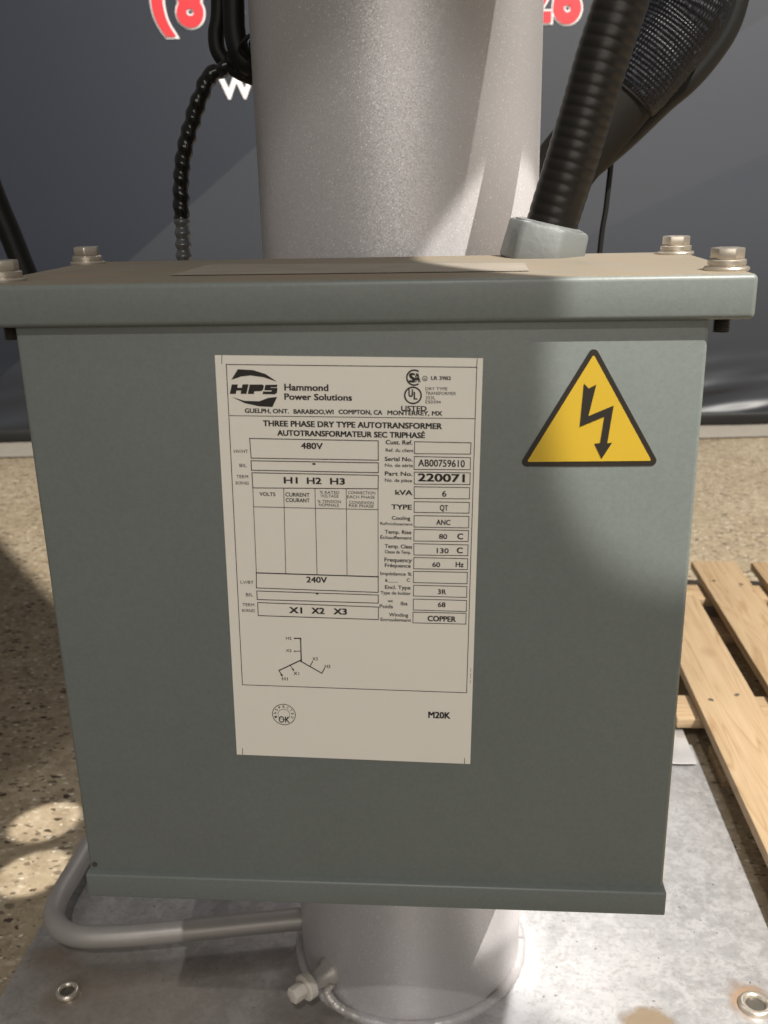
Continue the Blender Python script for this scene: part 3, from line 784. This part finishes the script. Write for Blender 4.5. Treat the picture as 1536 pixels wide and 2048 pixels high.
bm = bmesh.new(); tube(bm, [hp[cut-1]+(hp[cut]-hp[cut-1])*k for k in (0, .35, .7, 1.05)], .0276, 40); obj('cuff_edge', bm, M['cuff'], hs, 60)
bm = bmesh.new(); tube(bm, smooth_path([(.150, .410, .385), (.185, .417, .413), (.2181, .43, .4422), (.2361, .43, .457), (.251, .43, .4735), (.2651, .43, .4953), (.2719, .43, .5205), (.276, .43, .57), (.27, .44, .70), (.26, .45, .85)], 14), .0098, 20)
tag(obj('black_cable', bm, M['cable'], smooth=60), 'black cable looping along the outer edge of the braided hose sleeve', 'cable')
bm = bmesh.new(); tube(bm, smooth_path([(.1785, .42, .43), (.177, .42, .398), (.1745, .42, .36), (.171, .42, .323), (.167, .42, .20), (.166, .42, .02), (.168, .42, FZ+.01)], 10), .0023, 12)
tag(obj('thin_wire', bm, M['cable'], smooth=60), 'thin straight black wire hanging below the hose behind the lid', 'wire')

# ------------------------------------------------------------------ cables left of the column
def wavy(i, a, L): return 1+.10*math.sin(L*2*math.pi/.011+a)+.10*noise.noise(Vector((L*90, a*.8, 2)))
wp = smooth_path([(-.088, .31, .474), (-.1123, .30, .468), (-.1237, .30, .4634), (-.1322, .30, .4586), (-.139, .30, .4471), (-.1468, .30, .4302), (-.1532, .30, .4131), (-.1578, .30, .3956), (-.1604, .30, .3742), (-.1612, .30, .3524), (-.162, .30, .3301), (-.1625, .30, .3151), (-.163, .31, .22), (-.15, .34, .08), (-.12, .37, -.05)], 26)
wr = empty('wrapped_cable', (-.16, .30, .33), 'thin cable in shiny black spiral wrap hanging left of the column', 'cable')
ci = min(range(len(wp)), key=lambda i: (wp[i]-Vector((-.1610, .30, .361))).length)
bm = bmesh.new(); tube(bm, wp[:ci+1], .0058, 20, True, wavy); obj('black_wrap', bm, M['wrap'], wr, 80)
bm = bmesh.new(); tube(bm, wp[ci:], lambda i, t, L: .0054*(1+.13*math.sin(L*2*math.pi/.0085)), 20, True); obj('clear_wrap', bm, M['clear'], wr, 80)
for k, (pts, r) in enumerate((([(-.113, .30, .85), (-.119, .30, .60), (-.1208, .30, .5105), (-.1248, .30, .4865), (-.123, .30, .4740), (-.1127, .301, .4640), (-.098, .305, .458), (-.07, .33, .455)], .0058),
                              ([(-.095, .292, .85), (-.106, .29, .60), (-.1085, .29, .5085), (-.1090, .29, .4879), (-.106, .29, .4730), (-.0975, .295, .4640), (-.075, .325, .46)], .0078))):
    bm = bmesh.new(); tube(bm, smooth_path(pts, 14), r, 20)
    tag(obj('black_cable', bm, M['cable'], smooth=60), ('thinner black cable coming down beside the red lettering, outermost left of the column', 'thicker black cable coming down close against the left side of the column')[k], 'cable')
bm = bmesh.new()
tube(bm, smooth_path([(-.118, .298, .4705), (-.110, .297, .4695), (-.102, .297, .4675), (-.093, .300, .466), (-.080, .310, .465)], 12), lambda i, t, L: .004+.0085*min(1, t*2.0), 24, True, lambda i, a, L: 1+.22*noise.noise(Vector((L*120, math.cos(a)*2, math.sin(a)*2)))+.06*math.sin(L*2*math.pi/.006))
for k in range(4):
    a = k*.9; p = Vector((-.100+.004*k, .284, .468+.003*math.sin(a)))
    tube(bm, smooth_path([p, p+Vector((-.004, -.006, .006)), p+Vector((.002, -.008, .013)), p+Vector((.008, -.004, .016))], 8), .0011, 8)
tag(obj('cable_tie_bundle', bm, M['cable'], smooth=70), 'black knotted bundle of cable ties gathering the cables at the column', 'cable bundle')
bm = bmesh.new(); tube(bm, smooth_path([(-.43, .40, .60), (-.375, .40, .47), (-.354, .40, .385), (-.343, .40, .348), (-.332, .40, .310), (-.318, .405, .27), (-.29, .42, .15), (-.27, .43, .0), (-.30, .46, -.2), (-.36, .52, FZ+.01)], 14), .0098, 24)
tag(obj('black_cable', bm, M['cable'], smooth=60), 'black cable slanting down at the far left edge behind the lid', 'cable')
